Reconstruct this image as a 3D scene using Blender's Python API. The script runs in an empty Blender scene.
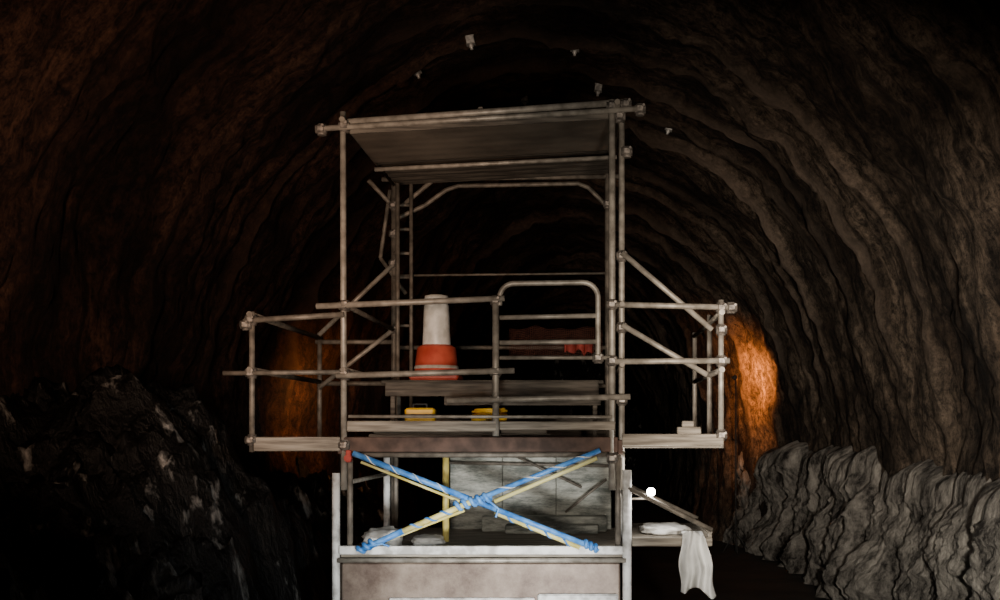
import bpy, bmesh, math, random
from mathutils import Vector, Matrix, noise
random.seed(4)
SC=bpy.context.scene
COL=SC.collection

# ------------------------------------------------------------------ materials
def mat_base(name):
    m=bpy.data.materials.new(name); m.use_nodes=True
    nt=m.node_tree; b=nt.nodes['Principled BSDF']
    return m,nt,b
def ramp(nt,stops):
    r=nt.nodes.new('ShaderNodeValToRGB')
    e=r.color_ramp.elements
    while len(e)<len(stops): e.new(0.5)
    for i,(p,c) in enumerate(stops):
        e[i].position=p; e[i].color=(c[0],c[1],c[2],1)
    return r
def simple(name,c1,c2,scale=8,rough=.6,metal=0,bump=.2,detail=6,stretch=(1,1,1),spec=.5,lo=.35,hi=.65,dist=.02,nr=.5):
    m,nt,b=mat_base(name)
    tc=nt.nodes.new('ShaderNodeTexCoord'); mp=nt.nodes.new('ShaderNodeMapping')
    mp.inputs['Scale'].default_value=stretch
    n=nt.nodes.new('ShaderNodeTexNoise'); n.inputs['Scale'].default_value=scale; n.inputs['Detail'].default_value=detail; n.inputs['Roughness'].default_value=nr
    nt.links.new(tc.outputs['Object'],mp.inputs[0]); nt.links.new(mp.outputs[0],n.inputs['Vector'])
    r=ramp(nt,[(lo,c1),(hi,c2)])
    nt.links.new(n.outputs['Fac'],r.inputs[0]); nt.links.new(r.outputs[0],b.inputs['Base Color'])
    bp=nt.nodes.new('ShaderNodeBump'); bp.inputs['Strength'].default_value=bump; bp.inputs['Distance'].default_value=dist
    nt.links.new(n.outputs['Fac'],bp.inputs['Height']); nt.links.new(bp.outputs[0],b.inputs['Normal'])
    b.inputs['Roughness'].default_value=rough; b.inputs['Metallic'].default_value=metal
    b.inputs['Specular IOR Level'].default_value=spec
    return m
def emis(name,c,s):
    m,nt,b=mat_base(name)
    b.inputs['Base Color'].default_value=(*c,1); b.inputs['Emission Color'].default_value=(*c,1); b.inputs['Emission Strength'].default_value=s
    return m
def mixc(nt,kind,fac,a,b):
    mx=nt.nodes.new('ShaderNodeMix'); mx.data_type='RGBA'; mx.blend_type=kind
    for s,v in ((0,fac),(6,a),(7,b)):
        if isinstance(v,(int,float)): mx.inputs[s].default_value=v
        elif isinstance(v,tuple): mx.inputs[s].default_value=(*v,1)
        else: nt.links.new(v,mx.inputs[s])
    return mx.outputs[2]
def mat_tunnel(name):
    m,nt,b=mat_base(name)
    L=nt.links
    uv=nt.nodes.new('ShaderNodeUVMap'); uv.uv_map='UVMap'
    mp=nt.nodes.new('ShaderNodeMapping'); mp.inputs['Scale'].default_value=(.34,2.4,1); mp.inputs['Rotation'].default_value=(0,0,.12)
    L.new(uv.outputs[0],mp.inputs[0])
    n1=nt.nodes.new('ShaderNodeTexNoise'); n1.inputs['Scale'].default_value=1.0; n1.inputs['Detail'].default_value=12; n1.inputs['Roughness'].default_value=.78; n1.inputs['Distortion'].default_value=.5
    L.new(mp.outputs[0],n1.inputs['Vector'])
    tc=nt.nodes.new('ShaderNodeTexCoord')
    n2=nt.nodes.new('ShaderNodeTexNoise'); n2.inputs['Scale'].default_value=.45; n2.inputs['Detail'].default_value=6
    L.new(tc.outputs['Object'],n2.inputs['Vector'])
    n3=nt.nodes.new('ShaderNodeTexNoise'); n3.inputs['Scale'].default_value=6; n3.inputs['Detail'].default_value=12; n3.inputs['Roughness'].default_value=.85
    L.new(tc.outputs['Object'],n3.inputs['Vector'])
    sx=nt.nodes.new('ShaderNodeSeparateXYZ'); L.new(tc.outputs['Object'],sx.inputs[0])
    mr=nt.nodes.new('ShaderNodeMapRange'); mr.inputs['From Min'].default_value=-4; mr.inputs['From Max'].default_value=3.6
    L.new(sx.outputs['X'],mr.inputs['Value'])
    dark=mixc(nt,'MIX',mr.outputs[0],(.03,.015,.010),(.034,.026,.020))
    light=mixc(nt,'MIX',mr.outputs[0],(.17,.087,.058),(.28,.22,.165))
    r1=ramp(nt,[(.40,(0,0,0)),(.60,(1,1,1))]); L.new(n1.outputs['Fac'],r1.inputs[0])
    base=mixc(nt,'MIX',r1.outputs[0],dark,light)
    r2=ramp(nt,[(.40,(.20,.17,.15)),(.60,(1,1,1))]); L.new(n2.outputs['Fac'],r2.inputs[0])
    base=mixc(nt,'MULTIPLY',.9,base,r2.outputs[0])
    r3=ramp(nt,[(.42,(.15,.15,.15)),(.60,(1.6,1.55,1.5))]); L.new(n3.outputs['Fac'],r3.inputs[0])
    base=mixc(nt,'MULTIPLY',1.0,base,r3.outputs[0])
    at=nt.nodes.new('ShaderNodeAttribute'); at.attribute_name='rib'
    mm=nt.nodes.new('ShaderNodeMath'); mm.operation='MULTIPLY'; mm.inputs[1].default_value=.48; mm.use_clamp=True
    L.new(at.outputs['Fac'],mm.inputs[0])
    light2=mixc(nt,'MIX',mr.outputs[0],(.16,.09,.06),(.38,.295,.23))  # paler spray joints on the ribs, with grazing light painted into the colour
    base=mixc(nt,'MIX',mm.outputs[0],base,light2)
    L.new(base,b.inputs['Base Color'])
    bp=nt.nodes.new('ShaderNodeBump'); bp.inputs['Strength'].default_value=1; bp.inputs['Distance'].default_value=.28
    ad=nt.nodes.new('ShaderNodeMath'); ad.operation='MULTIPLY_ADD'; ad.inputs[1].default_value=.8
    L.new(n3.outputs['Fac'],ad.inputs[0]); L.new(n1.outputs['Fac'],ad.inputs[2])
    L.new(ad.outputs[0],bp.inputs['Height']); L.new(bp.outputs[0],b.inputs['Normal'])
    b.inputs['Roughness'].default_value=.85; b.inputs['Specular IOR Level'].default_value=.2
    return m

M_steel =simple('galvanised_steel',(.21,.19,.16),(.43,.395,.34),9,.5,.3,.1)
M_dull  =simple('weathered_steel',(.10,.088,.072),(.23,.20,.165),10,.6,.3,.15)
M_rust  =simple('rusty_beam_steel',(.055,.034,.026),(.14,.085,.065),6,.75,.2,.3)
M_coupler=simple('coupler_steel',(.10,.09,.08),(.32,.285,.25),20,.5,.5,.2)
M_sheet =simple('roof_sheet',(.14,.12,.098),(.24,.205,.165),2,.65,.1,.05)
M_wood  =simple('scaffold_board',(.15,.13,.105),(.36,.32,.265),5,.8,0,.3,stretch=(.5,6,6))
M_wooddk=simple('scaffold_board_dark',(.05,.042,.034),(.15,.13,.105),5,.8,0,.3,stretch=(.5,6,6))  # darker tone of the scaffold board
M_panel =simple('dusty_side_panel',(.085,.055,.042),(.25,.195,.155),2.0,.5,.3,.25,detail=12,nr=.72,lo=.38,hi=.64)
M_grey  =simple('grey_shuttering_panel',(.12,.13,.115),(.46,.46,.41),3,.8,0,.4,stretch=(1,1,4),detail=12,nr=.75,lo=.4,hi=.62)
M_white =simple('white_painted_steel',(.40,.39,.37),(.85,.85,.83),7,.5,0,.1,detail=10,lo=.36,hi=.56)
M_blue  =simple('blue_painted_brace',(.02,.15,.50),(.14,.38,.80),9,.45,0,.1)
M_yel   =simple('yellow_painted_brace',(.60,.50,.12),(.82,.76,.36),6,.5,0,.1)
M_yelpost=simple('yellow_post',(.36,.29,.07),(.60,.50,.16),6,.5,0,.1)
M_yelobj=simple('yellow_plastic',(.80,.42,.01),(.95,.6,.03),6,.4,0,.1)
M_red   =simple('cone_red_plastic',(.50,.06,.035),(.72,.13,.075),5,.5,0,.05)
M_sleeve=simple('cone_reflective_sleeve',(.60,.60,.56),(.86,.86,.82),10,.4,0,.1)
M_net   =simple('safety_net_red',(.09,.035,.025),(.17,.065,.045),15,.8,0,.2)
M_tarp  =simple('red_tarpaulin_cloth',(.30,.04,.03),(.5,.08,.06),9,.8,0,.2)
M_cloth =simple('white_cloth',(.62,.62,.60),(.85,.85,.83),5,.8,0,.2)
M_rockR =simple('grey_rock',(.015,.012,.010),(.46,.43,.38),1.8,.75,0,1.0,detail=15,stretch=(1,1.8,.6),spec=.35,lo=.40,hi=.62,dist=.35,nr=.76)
M_rockL =simple('black_rock',(.004,.0035,.003),(.34,.33,.31),3.0,.45,0,1.0,detail=12,spec=.3,lo=.59,hi=.69,dist=.25,nr=.6,stretch=(1,1,.5))  # pale noise patches paint glints into the black rock colour
M_floor =simple('muddy_floor',(.01,.008,.007),(.035,.028,.022),1.4,.7,0,.8,detail=10)
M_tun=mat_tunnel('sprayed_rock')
M_tyre=simple('tyre_rubber',(.01,.01,.01),(.03,.03,.03),20,.8)
M_bolt=simple('bolt_plate_steel',(.4,.4,.38),(.75,.75,.72),20,.4,.3)
M_bulb=emis('bulb_glow',(1,.97,.9),30)

# ------------------------------------------------------------------ helpers
def empty(name,loc=(0,0,0)):
    o=bpy.data.objects.new(name,None); COL.objects.link(o); o.location=loc; return o
def setpar(o,parent):
    if parent:
        o.parent=parent; o.matrix_parent_inverse=Matrix.Translation(-Vector(parent.location))
def finish(bm,name,mat,parent=None,smooth=False):
    bmesh.ops.recalc_face_normals(bm,faces=bm.faces)
    me=bpy.data.meshes.new(name); bm.to_mesh(me); bm.free()
    if smooth:
        for p in me.polygons: p.use_smooth=True
    o=bpy.data.objects.new(name,me); COL.objects.link(o)
    me.materials.append(mat)
    setpar(o,parent)
    return o
def add_tube(bm,a,b,r=.03,n=12):
    a=Vector(a); b=Vector(b); d=(b-a); L=d.length
    q=d.to_track_quat('Z','Y').to_matrix().to_4x4()
    ret=bmesh.ops.create_cone(bm,cap_ends=True,segments=n,radius1=r,radius2=r,depth=L,matrix=Matrix.Translation((a+b)/2)@q)
    fs={f for v in ret['verts'] for f in v.link_faces}
    for f in fs: f.smooth=len(f.verts)==4
def add_box(bm,x0,x1,y0,y1,z0,z1,M=None,bev=.008):
    ret=bmesh.ops.create_cube(bm,size=1)
    vs=ret['verts']
    for v in vs:
        v.co=Vector(((x0+x1)/2+v.co.x*(x1-x0),(y0+y1)/2+v.co.y*(y1-y0),(z0+z1)/2+v.co.z*(z1-z0)))
        if M: v.co=M@v.co
    if bev:
        es={e for v in vs for e in v.link_edges}
        bmesh.ops.bevel(bm,geom=list(es),offset=min(bev,min(x1-x0,y1-y0,z1-z0)*.3),segments=1,affect='EDGES')
def tubes(name,lst,mat,parent,r=.03):
    bm=bmesh.new()
    for t in lst: add_tube(bm,t[0],t[1],t[2] if len(t)>2 else r)
    return finish(bm,name,mat,parent)
def boxes(name,lst,mat,parent,bev=.008):
    bm=bmesh.new()
    for t in lst: add_box(bm,*t,bev=bev)
    return finish(bm,name,mat,parent)
def polytube(name,pts,r,mat,parent,bevres=4,cyc=False):
    cu=bpy.data.curves.new(name,'CURVE'); cu.dimensions='3D'; cu.bevel_depth=r; cu.bevel_resolution=bevres; cu.use_fill_caps=True
    s=cu.splines.new('POLY'); s.points.add(len(pts)-1)
    for p,c in zip(s.points,pts): p.co=(*c,1)
    s.use_cyclic_u=cyc; s.use_smooth=True
    o=bpy.data.objects.new(name,cu); COL.objects.link(o); cu.materials.append(mat)
    setpar(o,parent)
    return o
def couplers(name,pts,mat,parent):
    bm=bmesh.new()
    for p in pts:
        x,y,z=p
        add_tube(bm,(x,y,z-.055),(x,y,z+.055),.045,10)
        add_tube(bm,(x-.055,y-.03,z),(x+.055,y-.03,z),.043,10)
        add_box(bm,x-.035,x+.035,y-.09,y-.05,z-.03,z+.03)
        add_tube(bm,(x+.03,y-.13,z+.02),(x+.03,y-.05,z+.02),.014,6)
    return finish(bm,name,mat,parent)
def fbm(p,o=4,k=2.1,g=.5):
    s=0;a=1
    for i in range(o):
        s+=a*noise.noise(p); p=p*k+Vector((3.1,1.7,5.3)); a*=g
    return s
def ridged(p,o=4,k=2.1,g=.5):
    s=0;a=1
    for i in range(o):
        s+=a*(1-2*abs(noise.noise(p))); p=p*k+Vector((3.1,1.7,5.3)); a*=g
    return s

# ------------------------------------------------------------------ tunnel shell
XC,ZC,RX,RZ=-.6,2.4,5.5,6.5
def sst(a,b,x):
    t=max(0,min(1,(x-a)/(b-a))); return t*t*(3-2*t)
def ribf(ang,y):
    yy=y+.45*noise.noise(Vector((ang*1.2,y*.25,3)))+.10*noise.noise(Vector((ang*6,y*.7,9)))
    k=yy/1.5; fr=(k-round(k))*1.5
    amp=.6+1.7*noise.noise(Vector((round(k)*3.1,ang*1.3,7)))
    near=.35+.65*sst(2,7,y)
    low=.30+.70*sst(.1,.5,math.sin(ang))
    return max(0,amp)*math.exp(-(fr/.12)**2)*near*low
def shell_pt(ang,y):
    ca,sa=math.cos(ang),math.sin(ang)
    p=Vector((ca*2.2,sa*2.2,y*.35))
    n=noise.noise(p)*.22+fbm(p*2.4+Vector((5,1,2)),4)*.12
    n+=.08*ridged(Vector((ca*7,sa*7,y*1.8)),4)
    n+=.16*ribf(ang,y)
    nr=1.55*sst(15,22,y)*max(ca,0)+1.5*sst(8,18,y)*max(-ca,0)
    nz=1.0*sst(12,24,y)*max(sa,0)
    return Vector((XC+(RX-n)*ca-math.copysign(nr,ca), y, ZC+(RZ-n)*sa-nz))
def shell(name,a0,a1,na,mat,y0=-14.,y1=62.,dy=.12):
    ny=int((y1-y0)/dy)
    vs=[];fs=[];uvs=[];rb=[]
    for j in range(ny+1):
        y=y0+(y1-y0)*j/ny
        for i in range(na+1):
            a=math.radians(a0+(a1-a0)*i/na)
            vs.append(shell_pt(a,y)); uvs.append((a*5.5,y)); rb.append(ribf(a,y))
    for j in range(ny):
        for i in range(na):
            q=j*(na+1)+i; fs.append((q,q+na+1,q+na+2,q+1))
    me=bpy.data.meshes.new(name); me.from_pydata(vs,[],fs)
    ul=me.uv_layers.new(name='UVMap')
    for l in me.loops: ul.data[l.index].uv=uvs[l.vertex_index]
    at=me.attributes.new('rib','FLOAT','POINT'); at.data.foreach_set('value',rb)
    for p in me.polygons: p.use_smooth=True
    me.materials.append(mat)
    o=bpy.data.objects.new(name,me); COL.objects.link(o); return o
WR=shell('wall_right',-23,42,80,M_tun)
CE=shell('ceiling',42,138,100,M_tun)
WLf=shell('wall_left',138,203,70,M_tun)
# floor
bm=bmesh.new()
nx,ny=40,200
g=[[bm.verts.new((-6+10.9*i/nx,-14+76*j/ny,noise.noise(Vector((i*.35,j*.45,1)))*.05-.03)) for i in range(nx+1)] for j in range(ny+1)]
for j in range(ny):
    for i in range(nx): bm.faces.new((g[j][i],g[j][i+1],g[j+1][i+1],g[j+1][i]))
finish(bm,'floor',M_floor,smooth=True)
# far rock face
bm=bmesh.new()
g=[[bm.verts.new((-6.4+11.6*i/30,61.5+noise.noise(Vector((i*.4,j*.4,2)))*.5,-.1+9.4*j/24)) for i in range(31)] for j in range(25)]
for j in range(24):
    for i in range(30): bm.faces.new((g[j][i],g[j][i+1],g[j+1][i+1],g[j+1][i]))
finish(bm,'wall_back',M_rockL)

# ------------------------------------------------------------------ unlined rock at wall foot (right): broken rounded buttresses
y0,y1=-2.,19.
nu=int((y1-y0)/.03); nv=90
vs=[];fs=[]
rr=random.Random(21)
edges=[-2.6]
while edges[-1]<20: edges.append(edges[-1]+rr.choice([.6,.9,1.3,1.7,2.1])*rr.uniform(.8,1.2))
for j in range(nu+1):
    y=y0+(y1-y0)*j/nu
    for i in range(nv+1):
        t=i/nv
        z0=2.3*min(1,t/.70)
        wy=y+.30*noise.noise(Vector((y*.6,z0*.8,1)))+.14*fbm(Vector((y*2,z0*1.6,6)),4)
        k=0
        while k<len(edges)-2 and edges[k+1]<wy: k+=1
        s=max(0,min(1,(wy-edges[k])/(edges[k+1]-edges[k])))
        hk=max(.25,.6+.9*noise.noise(Vector((k*7.3,.5,3))))
        prof=max(0,math.sin(math.pi*s**.75))**.5
        top=2.02+.25*noise.noise(Vector((y*.8,1.5,2)))
        z=z0*top/2.3
        out=-.10+.78*prof*hk*(.75+.9*noise.noise(Vector((k*2.1,z*1.1,5))))
        out+=.17*fbm(Vector((y*1.6,z*1.3,4)),6,2.2,.58)+.09*ridged(Vector((y*2.6,z*1.6,8)),5,2.1,.55)
        nr=1.55*sst(15,22,y)
        if t>.70:
            q=(t-.70)/.30
            out=out*math.sqrt(max(0,1-q*q))-.20*sst(.5,1,q); z+=q*.55
        wallx=XC+RX*math.sqrt(max(0,1-((z-ZC)/RZ)**2))-nr
        vs.append((wallx-out,y,z))
for j in range(nu):
    for i in range(nv):
        q=j*(nv+1)+i; fs.append((q,q+1,q+nv+2,q+nv+1))
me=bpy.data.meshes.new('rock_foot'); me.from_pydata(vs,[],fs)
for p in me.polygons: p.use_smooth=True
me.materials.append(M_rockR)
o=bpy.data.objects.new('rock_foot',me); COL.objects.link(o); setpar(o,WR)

# rock spoil heap on the left (height field)
nxh,nyh=120,240
X0,X1,Y0,Y1=-6.3,-2.2,-3.5,14.
vs=[];fs=[]
for j in range(nyh+1):
    y=Y0+(Y1-Y0)*j/nyh
    for i in range(nxh+1):
        x=X0+(X1-X0)*i/nxh
        toe=-2.95-.35*noise.noise(Vector((y*.7,0,5)))-.9*sst(2.5,6,y)
        s=max(0,(toe-x))
        pk=1.9+1.30*math.exp(-((y-.8)/2.0)**2)
        h=pk*(1-math.exp(-(s/.75)**1.15))
        h+= (.42*fbm(Vector((x*1.2,y*1.2,3)),5)+.26*ridged(Vector((x*1.9,y*1.9,7)),5)-.1)*min(1,s*2)
        px=.18*fbm(Vector((x*2,y*2,20)),4)*min(1,s*2)
        vs.append((x+px,y+px,max(h,-.02) if s>0 else -.02))
for j in range(nyh):
    for i in range(nxh):
        q=j*(nxh+1)+i; fs.append((q,q+1,q+nxh+2,q+nxh+1))
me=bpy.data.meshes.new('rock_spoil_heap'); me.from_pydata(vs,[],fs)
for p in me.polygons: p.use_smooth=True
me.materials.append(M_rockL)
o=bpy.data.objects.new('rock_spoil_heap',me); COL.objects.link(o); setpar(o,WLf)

# rock bolts in the crown
bm=bmesh.new()
for ang,y in [(112,6.3),(102.5,5.8),(86,6.2),(105,10.4),(96,9.2),(82,8.2),(68,9.5),(120,8.5)]:
    a=math.radians(ang); p=shell_pt(a,y); c=Vector((XC,y,ZC)); d=(c-p).normalized()
    p=p+d*.07
    q=d.to_track_quat('Z','Y').to_matrix().to_4x4()
    M=Matrix.Translation(p+d*.02)@q
    add_box(bm,-.06,.06,-.06,.06,-.10,.02,M=M)
    add_tube(bm,p,p+d*.12,.022,8); add_tube(bm,p+d*.04,p+d*.08,.038,6)
finish(bm,'rock_bolts',M_bolt,CE)

# ------------------------------------------------------------------ scaffold tower
XL,XR,YB=-2.45,.22,3.0
T=empty('scaffold_tower',(-1.1,1.5,0))
tubes('front_standards',[((XL-.01,0,2.3),(XL-.02,0,6.08)),((XR,0,2.3),(XR,0,6.20),.034),((XR+.1,.12,2.3),(XR+.1,.12,6.2))],M_steel,T,.031)
tubes('rear_standards',[((XL,YB,1.7),(XL,YB,6.05)),((XR,YB,1.7),(XR,YB,6.1)),((-2.22,YB-.1,2.8),(-2.22,YB-.1,6.0),.024),((-2.34,YB-.4,2.8),(-2.34,YB-.4,5.9),.026)],M_dull,T,.036)
tubes('rear_ladder_rungs',[((XL,YB-.05,z),(-2.22,YB-.05,z),.02) for z in (4.2,4.8,5.1,5.4,5.7)],M_dull,T)
tubes('rear_frame_bracing',[((-2.62,YB,5.05),(-2.5,YB,5.9),.024),((-2.62,YB,5.05),(-2.3,YB,4.6),.024),((-2.75,2.9,6.0),(-2.42,YB,5.65),.028),((-1.95,2.9,6.0),(-2.35,YB,5.7),.028)],M_dull,T)
tubes('roof_front_ledger',[((-2.70,-.05,5.90),(.50,-.05,6.10)),((-2.42,.0,5.98),(.36,0,6.18),.034)],M_steel,T,.028)
tubes('roof_mid_ledger',[((-2.42,1.5,5.83),(.3,1.5,5.97))],M_steel,T,.024)
tubes('roof_side_ledgers',[((XL,-.15,5.97),(XL,YB+.15,5.97)),((XR+.05,-.2,6.13),(XR+.05,YB+.1,6.0)),((-1.1,.05,6.12),(-1.1,3,6.08))],M_dull,T,.028)
polytube('rear_portal_beam',[(-2.40,YB,5.55),(-2.06,YB,5.71),(-1.80,YB,5.90),(-1.65,YB,5.95),(-.15,YB,5.98),(-.02,YB,5.93),(.19,YB,5.72)],.028,M_dull,T)
tubes('rear_top_ledger',[((-2.6,YB,6.03),(.4,YB,6.07)),((-2.4,YB,4.83),(.3,YB,4.86),.014),((-2.4,YB,3.93),(.3,YB,3.93),.026),((-2.4,YB,3.45),(.3,YB,3.45),.026)],M_dull,T,.028)
def sheet(name,y0,y1,mat,zoff,amp):
    bm=bmesh.new(); n=60
    rows=[]
    for j in range(n+1):
        y=y0+(y1-y0)*j/n
        w=amp*math.sin(j*math.pi*2/10)
        rows.append([bm.verts.new((x,y,5.96+zoff+(x-XL)*.056+w)) for x in (XL+.03,-1.6,-.8,XR)])
    for j in range(n):
        for i in range(3): bm.faces.new((rows[j][i],rows[j][i+1],rows[j+1][i+1],rows[j+1][i]))
    o=finish(bm,name,mat,T,smooth=True)
    s=o.modifiers.new('thick','SOLIDIFY'); s.thickness=.012
sheet('roof_sheet_front',.03,1.5,M_sheet,-.05,.001)
sheet('roof_sheet_rear',1.56,2.95,M_wooddk,.0,.01)
bm=bmesh.new()
add_box(bm,-1.30,1.30,-.02,.02,-.035,.035,M=Matrix.Translation((-1.11,.03,5.975))@Matrix.Rotation(-.058,4,'Y'))
finish(bm,'roof_fascia_board',M_wooddk,T)
boxes('deck_boards',[(XL-.02,XR+.05,.08+i*.245,.08+i*.245+.235,2.76,2.80) for i in range(12)],M_wooddk,T)
boxes('deck_edge_beam',[(-2.47,.28,-.03,.03,2.68,2.83),(-2.47,.28,2.97,3.03,2.68,2.83),(-2.52,-2.47,-.03,3.03,2.66,2.80),(.28,.33,-.03,3.03,2.66,2.80)],M_rust,T)
tubes('deck_transoms',[((-2.5,y,2.65),(.35,y,2.65)) for y in (.1,1.0,2.0,2.9)],M_dull,T,.028)
boxes('toe_boards_front',[(-2.42,-.93,-.065,-.03,2.885,2.99),(-.90,.25,-.065,-.03,2.90,2.985)],M_wood,T)
tubes('front_lower_rail',[((-1.42,-.08,3.19),(.40,-.08,3.23)),((-2.4,-.07,3.035),(.22,-.07,3.03),.016)],M_steel,T,.03)
boxes('toe_boards_rear',[(-2.4,.2,2.93,2.965,2.82,3.05)],M_wooddk,T)
tubes('front_guardrails',[((-2.72,-.07,4.13),(-.85,-.07,4.21)),((-2.52,-.07,3.44),(-.75,-.07,3.49))],M_steel,T,.03)
tubes('side_guardrails',[((XL,-.1,4.15),(XL,YB+.1,4.15)),((XL,-.1,3.5),(XL,YB+.1,3.5)),((XR+.1,-.1,4.15),(XR+.1,YB+.1,4.15)),((XR+.1,-.1,3.55),(XR+.1,YB+.1,3.55))],M_dull,T,.026)
# gate
tubes('gate_post',[((-.94,-.03,2.84),(-.94,-.03,4.16),.034)],M_steel,T)
pts=[(-.90,-.04,4.14)]
for k in range(7):
    a=math.radians(180-k*15); pts.append((-.76+.14*math.cos(a),-.04,4.22+.14*math.sin(a)))
for k in range(7):
    a=math.radians(90-k*15); pts.append((-.07+.15*math.cos(a),-.04,4.22+.15*math.sin(a)))
pts+=[(.08,-.04,3.62)]
polytube('gate_hoop',pts,.027,M_steel,T)
tubes('gate_rails',[((-.9,-.04,4.02),(.08,-.04,4.04)),((-.9,-.04,3.77),(.08,-.04,3.78)),((-.9,-.04,3.62),(.2,-.04,3.62),.02)],M_steel,T,.024)
# left outrigger
XO=-3.38
tubes('left_outrigger_frame',[((XO,0,2.68),(XO,0,4.08)),((XO,YB,2.68),(XO,YB,4.12)),((XO-.06,-.05,3.99),(XL,-.05,4.05)),((-3.65,-.06,3.465),(XL,-.06,3.475),.024),
  ((XO,-.1,4.05),(XO,YB+.1,4.05)),((XO,-.1,3.5),(XO,YB+.1,3.5)),((XO-.05,YB,4.0),(XL,YB,4.0)),((XO,YB,3.48),(XL,YB,3.48))],M_dull,T,.029)
tubes('left_outrigger_braces',[((XO-.02,YB-.06,4.06),(XL+.02,YB-.06,4.98)),((XO,YB-.06,3.42),(XL,YB-.06,4.15))],M_steel,T,.028)
boxes('left_outrigger_deck',[(XO+.05,XL-.06,-.02+i*.25,.22+i*.25,2.72,2.80) for i in range(12)]+[(XO+.03,XL-.04,-.06,-.03,2.69,2.83)],M_wood,T)
# right outrigger
XP=1.31
tubes('right_outrigger_frame',[((XP,0,2.72),(XP,0,4.20)),((XP,1.15,2.72),(XP,1.15,4.16)),((XP,YB,2.72),(XP,YB,4.12)),((XR,-.05,4.15),(XP+.14,-.05,4.12)),((XR-.02,-.06,3.58),(XP+.08,-.06,3.59)),
  ((XP,-.1,4.07),(XP,YB+.1,4.07)),((XP,-.1,3.5),(XP,YB+.1,3.5))],M_steel,T,.029)
tubes('right_outrigger_braces',[((XR+.1,-.02,4.67),(1.22,-.02,3.90)),((XR+.1,-.02,3.95),(1.17,-.02,3.45))],M_steel,T,.028)
boxes('right_outrigger_deck',[(XR+.12,XP+.02,-.02+i*.25,.22+i*.25,2.72,2.80) for i in range(12)]+[(XR+.1,XP+.02,-.06,-.03,2.74,2.86)],M_wood,T)
boxes('right_deck_offcuts',[(.88,1.12,.1,.3,2.80,2.93),(.93,1.05,.12,.25,2.93,2.99)],M_wood,T)
couplers('couplers',[(XL,0,5.93),(XR,0,6.13),(.36,0,6.15),(.30,.08,6.05),(.5,0,6.1),(-2.68,0,5.90),(XL,0,4.14),(XL,0,3.45),(XR,0,3.59),(XR,0,4.15),(-.94,0,4.19),(-.94,0,3.48),(-.94,0,3.2),
   (XO,0,4.0),(XO-.05,0,3.95),(XO,0,3.47),(XO,0,2.80),(XP,0,4.12),(XP+.1,0,4.12),(XP,0,3.59),(XP,0,2.85),(XP,0,3.9),(XR+.1,.1,4.65),(XR+.1,.1,3.93),(.08,0,3.62),(.32,.05,3.2),
   (XL,YB,4.98),(XL,YB,4.15),(XL,YB,5.7),(XL,YB,5.35),(XR,YB,5.72),(XL,0,2.75),(XR,0,2.62),(.37,.1,5.7)],M_coupler,T)
# trestle bench on the deck carrying the cone
boxes('trestle_bench',[(-2.30,.15,1.20,1.44,3.41,3.45),(-2.30,.15,1.46,1.70,3.41,3.45),(-2.25,.1,1.17,1.20,3.27,3.43),(-1.6,.12,1.15,1.17,3.17,3.27)]+
   [(x,x+.05,y,y+.05,2.80,3.41) for x in (-2.2,-1.1,.03) for y in (1.22,1.62)],M_wooddk,T)
boxes('low_board_stack',[(-2.3,-.4,.45,.70,2.80,2.86),(-2.25,-.45,.46,.69,2.86,2.92),(-2.28,-.42,.45,.70,2.92,2.98)],M_wooddk,T)

# ------------------------------------------------------------------ lower base
B=empty('mobile_platform_base',(-1.1,1.5,0))
tubes('base_corner_posts',[((-2.54,0,.55),(-2.54,0,2.47),.040),((.37,0,.55),(.37,0,2.50),.046),((-2.54,YB,.55),(-2.54,YB,2.6),.042),((.37,YB,.55),(.37,YB,2.6),.042)],M_white,B)
tubes('base_inner_posts',[((-2.41,.05,1.7),(-2.41,.05,2.65),.03),((-2.41,YB-.1,1.7),(-2.41,YB-.1,2.65),.03),((.28,.05,1.7),(.28,.05,2.65),.03)],M_dull,B)
tubes('base_yellow_post',[((-1.55,.9,1.7),(-1.55,.9,2.64),.036)],M_yelpost,B)
boxes('base_front_rail',[(-2.50,.33,-.06,.0,1.66,1.745)],M_white,B)
tubes('base_rails',[((-2.52,-.03,1.60),(.36,-.03,1.60),.025),((-2.54,0,2.35),(-2.54,3,2.35),.025),((.37,0,2.2),(.37,3,2.2),.025)],M_steel,B)
boxes('base_deck',[(-2.5,.33,.02+i*.3,.31+i*.3,1.62,1.68) for i in range(10)],M_wood,B)
boxes('base_side_panels',[(-2.48,.30,-.03,.02,.72,1.575),(-2.56,-2.5,.05,2.95,.72,1.6),(.33,.39,.05,2.95,.72,1.6),(-2.5,.33,2.95,3.0,.72,1.6)],M_panel,B,.015)
boxes('base_panel_glare_strip',[(-2.0,-.55,-.07,-.03,1.12,1.23),(-.52,.28,-.085,-.03,1.02,1.27)],M_white,B,.02)  # white strips added as the bright reflection along the panel bottom
boxes('base_chassis',[(-2.5,.33,.0,3.0,.52,.70)],M_rust,B)
boxes('base_rear_shutters',[(-1.72,-1.08,2.75,2.8,1.68,2.58),(-1.075,-.42,2.74,2.79,1.68,2.62),(-.415,.26,2.75,2.8,1.68,2.60),(-1.3,.2,2.4,2.7,1.68,1.86),(-1.0,.1,2.1,2.38,1.68,1.78)],M_grey,B)
tubes('shutter_walings',[((-1.75,2.68,2.5),(.28,2.66,2.46),.02),((-.9,2.60,2.58),(-.1,2.60,2.2),.015),((-.3,2.6,1.9),(.2,2.6,2.3),.015)],M_dull,B)
bm=bmesh.new()
for x in (-2.35,.18):
    for y in (.7,2.3):
        add_tube(bm,(x-.13,y,.33),(x+.13,y,.33),.33,28)
        add_tube(bm,(x-.15,y,.33),(x+.15,y,.33),.15,16)
finish(bm,'wheels',M_tyre,B)
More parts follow.
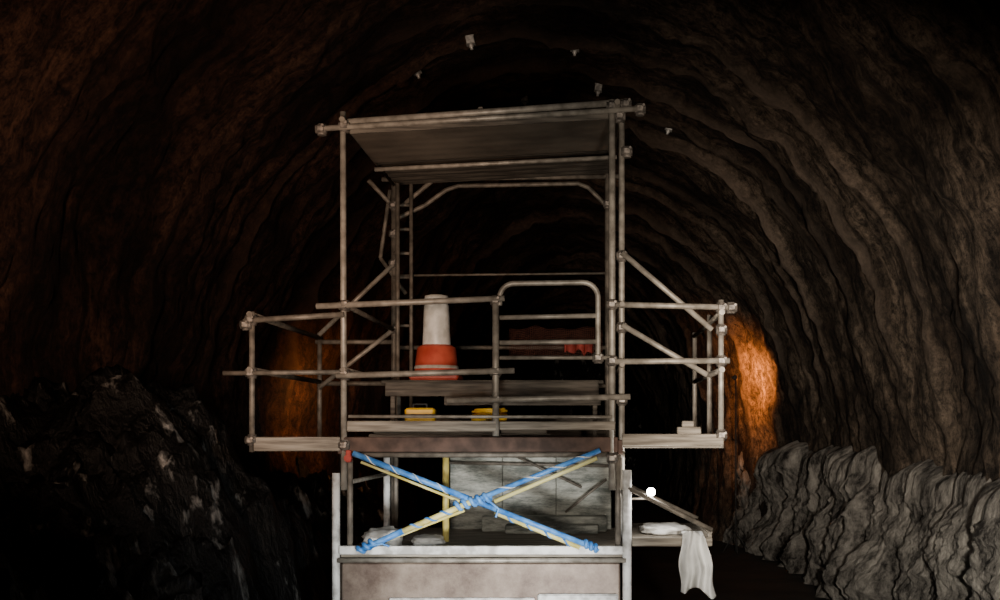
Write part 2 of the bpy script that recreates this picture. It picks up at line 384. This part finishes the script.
# X bracing
tubes('cross_brace_blue',[((-2.35,-.10,2.67),(-1.18,-.10,2.21),.030),((-1.15,-.10,2.20),(.02,-.10,1.74),.028),((.10,-.13,2.70),(-1.15,-.13,2.20),.026),((-1.85,-.13,1.90),(-2.25,-.13,1.72),.032)],M_blue,B)
tubes('cross_brace_yellow',[((-1.15,-.13,2.20),(-1.85,-.13,1.90),.030),((-.95,-.06,2.08),(-.1,-.06,1.73),.024),((-2.28,-.05,2.58),(-1.2,-.05,2.15),.014),((.07,-.06,2.62),(-.95,-.06,2.19),.022),((-1.25,-.06,2.10),(-2.1,-.06,1.77),.016)],M_yel,B)
def wrap(name,a,b,r,turns,w,mat):
    a=Vector(a); b=Vector(b); d=(b-a).normalized(); u=Vector((0,1,0)); v=d.cross(u).normalized()
    pts=[]
    n=turns*12
    for k in range(n+1):
        t=k/n; an=2*math.pi*turns*t
        pts.append(tuple(a.lerp(b,t)+u*r*math.cos(an)+v*r*math.sin(an)))
    polytube(name,pts,w,mat,B,2)
wrap('lashing_strap_pale',(-2.30,-.10,2.65),(-1.35,-.10,2.277),.026,4,.007,M_sleeve)
wrap('lashing_strap_pale_b',(.06,-.13,2.684),(-.95,-.13,2.28),.022,4,.008,M_sleeve)
wrap('lashing_strap_blue',(-1.35,-.13,2.114),(-1.80,-.13,1.921),.028,3,.012,M_blue)
wrap('lashing_strap_blue_b',(-.9,-.06,2.06),(-.15,-.06,1.75),.022,4,.010,M_blue)
wrap('lashing_knot',(-1.34,-.12,2.14),(-.99,-.12,2.24),.040,5,.022,M_blue)
wrap('lashing_knot_b',(-2.30,-.12,1.70),(-2.12,-.12,1.80),.034,3,.022,M_blue)
wrap('lashing_knot_c',(-.06,-.11,1.78),(.08,-.11,1.72),.030,3,.020,M_blue)
for nm,p in (('strap_tail_a',[(-1.0,-.15,2.2),(-.9,-.17,2.12),(-.93,-.17,2.04)]),('strap_tail_b',[(-2.2,-.15,1.75),(-2.05,-.17,1.78),(-1.98,-.16,1.75)])):
    polytube(nm,p,.012,M_blue,B,2)
bm=bmesh.new(); add_box(bm,-2.42,-2.37,-.12,-.03,2.58,2.70); add_tube(bm,(-2.40,-.14,2.62),(-2.40,-.02,2.62),.035,10)
finish(bm,'red_clamp',M_tarp,B)
# side tray
boxes('side_tray',[(.42,1.20,.0,2.2,1.76,1.80),(.42,1.22,-.04,.0,1.74,1.83),(1.18,1.22,0,2.2,1.76,1.86)],M_wood,B)
tubes('side_tray_rails',[((.38,-.02,2.32),(1.22,-.02,1.90),.024),((.38,1.6,2.3),(1.22,1.6,1.9),.022),((1.2,-.02,1.88),(1.2,2.2,1.88),.022)],M_dull,B)

# hanging cloth
bm=bmesh.new(); nu,nv=44,30
g=[]
for j in range(nv+1):
    t=j/nv; row=[]
    for i in range(nu+1):
        s=i/nu
        w=.22+.14*t**.6
        x=1.03+.04*t+(s-.5)*w+.012*math.sin(t*9+s*4)
        y=-.10-.05*t+.032*math.sin(s*17+t*2.5)*(.4+t)-.03*math.sin(s*7-t*3)+.02*noise.noise(Vector((s*5,t*4,1)))
        z=1.87-t*.57*(1+.06*math.sin(s*9))+.03*math.sin(s*5)
        row.append(bm.verts.new((x,y,z)))
    g.append(row)
for j in range(nv):
    for i in range(nu): bm.faces.new((g[j][i],g[j][i+1],g[j+1][i+1],g[j+1][i]))
top=[bm.verts.new((v.co.x,.12,1.88)) for v in g[0]]
for i in range(nu): bm.faces.new((top[i],top[i+1],g[0][i+1],g[0][i]))
o=finish(bm,'hanging_cloth',M_cloth,smooth=True); o.modifiers.new('t','SOLIDIFY').thickness=.008

def sack(name,c,s,seed):
    bm=bmesh.new(); bmesh.ops.create_icosphere(bm,subdivisions=4,radius=1)
    for v in bm.verts:
        p=v.co.copy()
        for k in range(3): p[k]=math.copysign(abs(p[k])**.7,p[k])
        p*=1+.22*noise.noise(p*2+Vector((seed,0,0)))+.12*noise.noise(p*6)
        z=max(p.z*s[2],-s[2]*.7)
        v.co=Vector((c[0]+p.x*s[0],c[1]+p.y*s[1],c[2]+s[2]*.7+.001+z))
    return finish(bm,name,M_cloth,smooth=True)
sack('cement_sack',(-2.15,.5,1.68),(.18,.28,.12),1)
sack('cement_sack.001',(-1.72,.75,1.68),(.16,.2,.06),5)
sack('cement_sack.002',(.8,.8,1.80),(.25,.3,.06),8)

# work lamp on bracket
WL=empty('work_lamp',(.62,.2,2.27))
bm=bmesh.new(); bmesh.ops.create_uvsphere(bm,u_segments=16,v_segments=10,radius=.045,matrix=Matrix.Translation((.62,.2,2.27)))
finish(bm,'bulb',M_bulb,WL,True)
tubes('bracket',[((.40,.2,2.2),(.6,.2,2.2),.012),((.6,.2,2.19),(.62,.2,2.235),.02)],M_dull,WL)
l=bpy.data.lights.new('bulb_light','POINT'); l.energy=16; l.color=(1,.96,.9); l.shadow_soft_size=.05
lo=bpy.data.objects.new('light',l); COL.objects.link(lo); lo.location=(.62,.05,2.30); setpar(lo,WL)

# traffic cone
TC=empty('traffic_cone',(-1.72,1.45,3.45))
def lathe(name,prof,mat,parent,c,n=32):
    bm=bmesh.new(); rings=[]
    for r,z in prof:
        rings.append([bm.verts.new((c[0]+r*math.cos(2*math.pi*k/n),c[1]+r*math.sin(2*math.pi*k/n),c[2]+z)) for k in range(n)])
    for a,b in zip(rings,rings[1:]):
        for k in range(n): bm.faces.new((a[k],a[(k+1)%n],b[(k+1)%n],b[k]))
    bm.faces.new(rings[0]); bm.faces.new(rings[-1])
    return finish(bm,name,mat,parent,True)
c=(-1.72,1.45,3.45)
boxes('cone_base',[(c[0]-.27,c[0]+.27,c[1]-.27,c[1]+.27,3.45,3.52)],M_red,TC,.02)
lathe('cone_body',[(.26,.06),(.25,.09),(.215,.37),(.17,.40)],M_red,TC,c)
lathe('cone_band',[(.244,.13),(.25,.14),(.246,.165),(.238,.17)],M_sleeve,TC,c)
lathe('cone_sleeve',[(.15,.38),(.158,.40),(.150,.55),(.145,.72),(.138,.84),(.125,.865),(.14,.89),(.13,.95),(.07,.965)],M_sleeve,TC,c)

# red netting over rear rail
bm=bmesh.new(); nu,nv=44,16
g=[[bm.verts.new((-1.0+1.15*i/nu, 2.90+.03*math.sin(i*.5+j*.3)+.03*noise.noise(Vector((i*.2,j*.3,0))), 4.16-.36*j/nv+.05*noise.noise(Vector((i*.12,0,4))))) for i in range(nu+1)] for j in range(nv+1)]
for j in range(nv):
    for i in range(nu): bm.faces.new((g[j][i],g[j][i+1],g[j+1][i+1],g[j+1][i]))
o=finish(bm,'safety_netting',M_net)
w=o.modifiers.new('w','WIREFRAME'); w.thickness=.0055
bm=bmesh.new(); nu,nv=24,14
g=[[bm.verts.new((-.32+.34*i/nu, 2.82+.03*math.sin(i*.8), 4.0-.20*j/nv*(.7+.5*noise.noise(Vector((i*.2,1,1)))) )) for i in range(nu+1)] for j in range(nv+1)]
for j in range(nv):
    for i in range(nu): bm.faces.new((g[j][i],g[j][i+1],g[j+1][i+1],g[j+1][i]))
o=finish(bm,'red_tarpaulin',M_tarp,smooth=True); o.modifiers.new('t','SOLIDIFY').thickness=.02
# yellow kit on the board stack
def coil(name,cx,cy,cz,r):
    pts=[]
    for k in range(6*24+1):
        a=2*math.pi*k/24; lay=k/24
        pts.append((cx+(r+.012*math.sin(lay*3))*math.cos(a)*1.5,cy+r*.8*math.sin(a),cz+.014+lay*.02))
    return polytube(name,pts,.014,M_yelobj,None)
coil('yellow_hose_coil',-1.05,.575,2.985,.11)
TB=empty('tool_case',(-1.78,.57,2.98))
boxes('case_body',[(-1.93,-1.62,.49,.66,2.98,3.13)],M_yelobj,TB,.02)
boxes('case_trim',[(-1.94,-1.61,.48,.67,3.05,3.065)],M_tyre,TB,.004)
polytube('case_handle',[(-1.85,.57,3.13),(-1.85,.57,3.17),(-1.71,.57,3.17),(-1.71,.57,3.13)],.012,M_tyre,TB)

# ------------------------------------------------------------------ wall lamps (hooded, throwing light onto the rock)
def mkspot(name,loc,tgt,e,col,ang,blend=.6,size=.25,parent=None):
    l=bpy.data.lights.new(name,'SPOT'); l.energy=e; l.color=col; l.spot_size=math.radians(ang); l.spot_blend=blend; l.shadow_soft_size=size
    o=bpy.data.objects.new(name,l); COL.objects.link(o); o.location=loc
    o.rotation_euler=(Vector(tgt)-Vector(loc)).to_track_quat('-Z','Y').to_euler()
    setpar(o,parent)
def hooded(name,loc,tgt,power,ang,col):
    E=empty(name,loc)
    x,y,z=loc; d=(Vector(tgt)-Vector(loc)).normalized()
    q=d.to_track_quat('Z','Y').to_matrix().to_4x4()
    bm=bmesh.new()
    bmesh.ops.create_cone(bm,cap_ends=True,segments=16,radius1=.03,radius2=.06,depth=.10,matrix=Matrix.Translation(Vector(loc)-d*.08)@q)
    finish(bm,'hood',M_tyre,E)
    tubes('stand',[((x,y,0),(x,y,z-.03),.015),((x-.3,y,.0),(x,y,.5),.012),((x+.3,y,.0),(x,y,.5),.012),((x,y-.3,.0),(x,y,.5),.012)],M_tyre,E)
    mkspot('light',loc,tgt,power,col,ang,1.0,.06,E)
def wall_x(z,y,side):
    s=(z-ZC)/RZ; a=math.asin(s)
    if side<0: a=math.pi-a
    return shell_pt(a,y).x
xr=wall_x(4.2,17.4,1); xl=wall_x(3.8,11.4,-1)
hooded('wall_wash_lamp',(xr-.62,16.6,4.15),(xr+.1,17.35,4.2),1150,145,(1,.31,.06))
hooded('wall_wash_lamp.001',(xl+.8,10.3,3.6),(xl-.1,11.2,3.65),260,145,(1,.38,.09))

# ------------------------------------------------------------------ lighting
mkspot('headlight',(.5,-7,1.1),(-1.0,0,1.35),3900,(1,1,.97),28,.9)
mkspot('headlight.001',(-.6,-10,2.4),(-1.1,0,4.2),1450,(1,.90,.77),42,.8)
mkspot('fill_spot',(1.2,-10,2.6),(5.0,4.5,1.9),7200,(1,.92,.80),44,1.0,.12)  # unseen fill added for the right wall and its rock foot
mkspot('fill_spot.001',(1.0,-9,3.0),(4.3,13,6.0),5200,(1,.82,.66),38,1.0,.3)  # unseen fill added to bring out the ribs at upper right
mkspot('fill_spot.002',(-2.5,-8,3.4),(-5.3,9,6.5),2400,(1,.66,.46),50,1.0,.4)  # warm fill added for the left wall, no lamp in view
mkspot('fill_spot.003',(1.5,-8,3.5),(-3.4,1,1.9),750,(.95,1,1),28,1.0,.1)  # weak unseen fill added just for the left rock heap
w=bpy.data.worlds.new('world'); SC.world=w; w.use_nodes=True
w.node_tree.nodes['Background'].inputs[0].default_value=(.5,.4,.35,1); w.node_tree.nodes['Background'].inputs[1].default_value=.003

# ------------------------------------------------------------------ camera
cd=bpy.data.cameras.new('camera'); cd.sensor_width=36; cd.lens=43.2; cd.shift_x=-.09; cd.shift_y=.13; cd.clip_end=200
co=bpy.data.objects.new('camera',cd); COL.objects.link(co); co.location=(0,-12,2.9); co.rotation_euler=(math.pi/2,0,0)
SC.camera=co
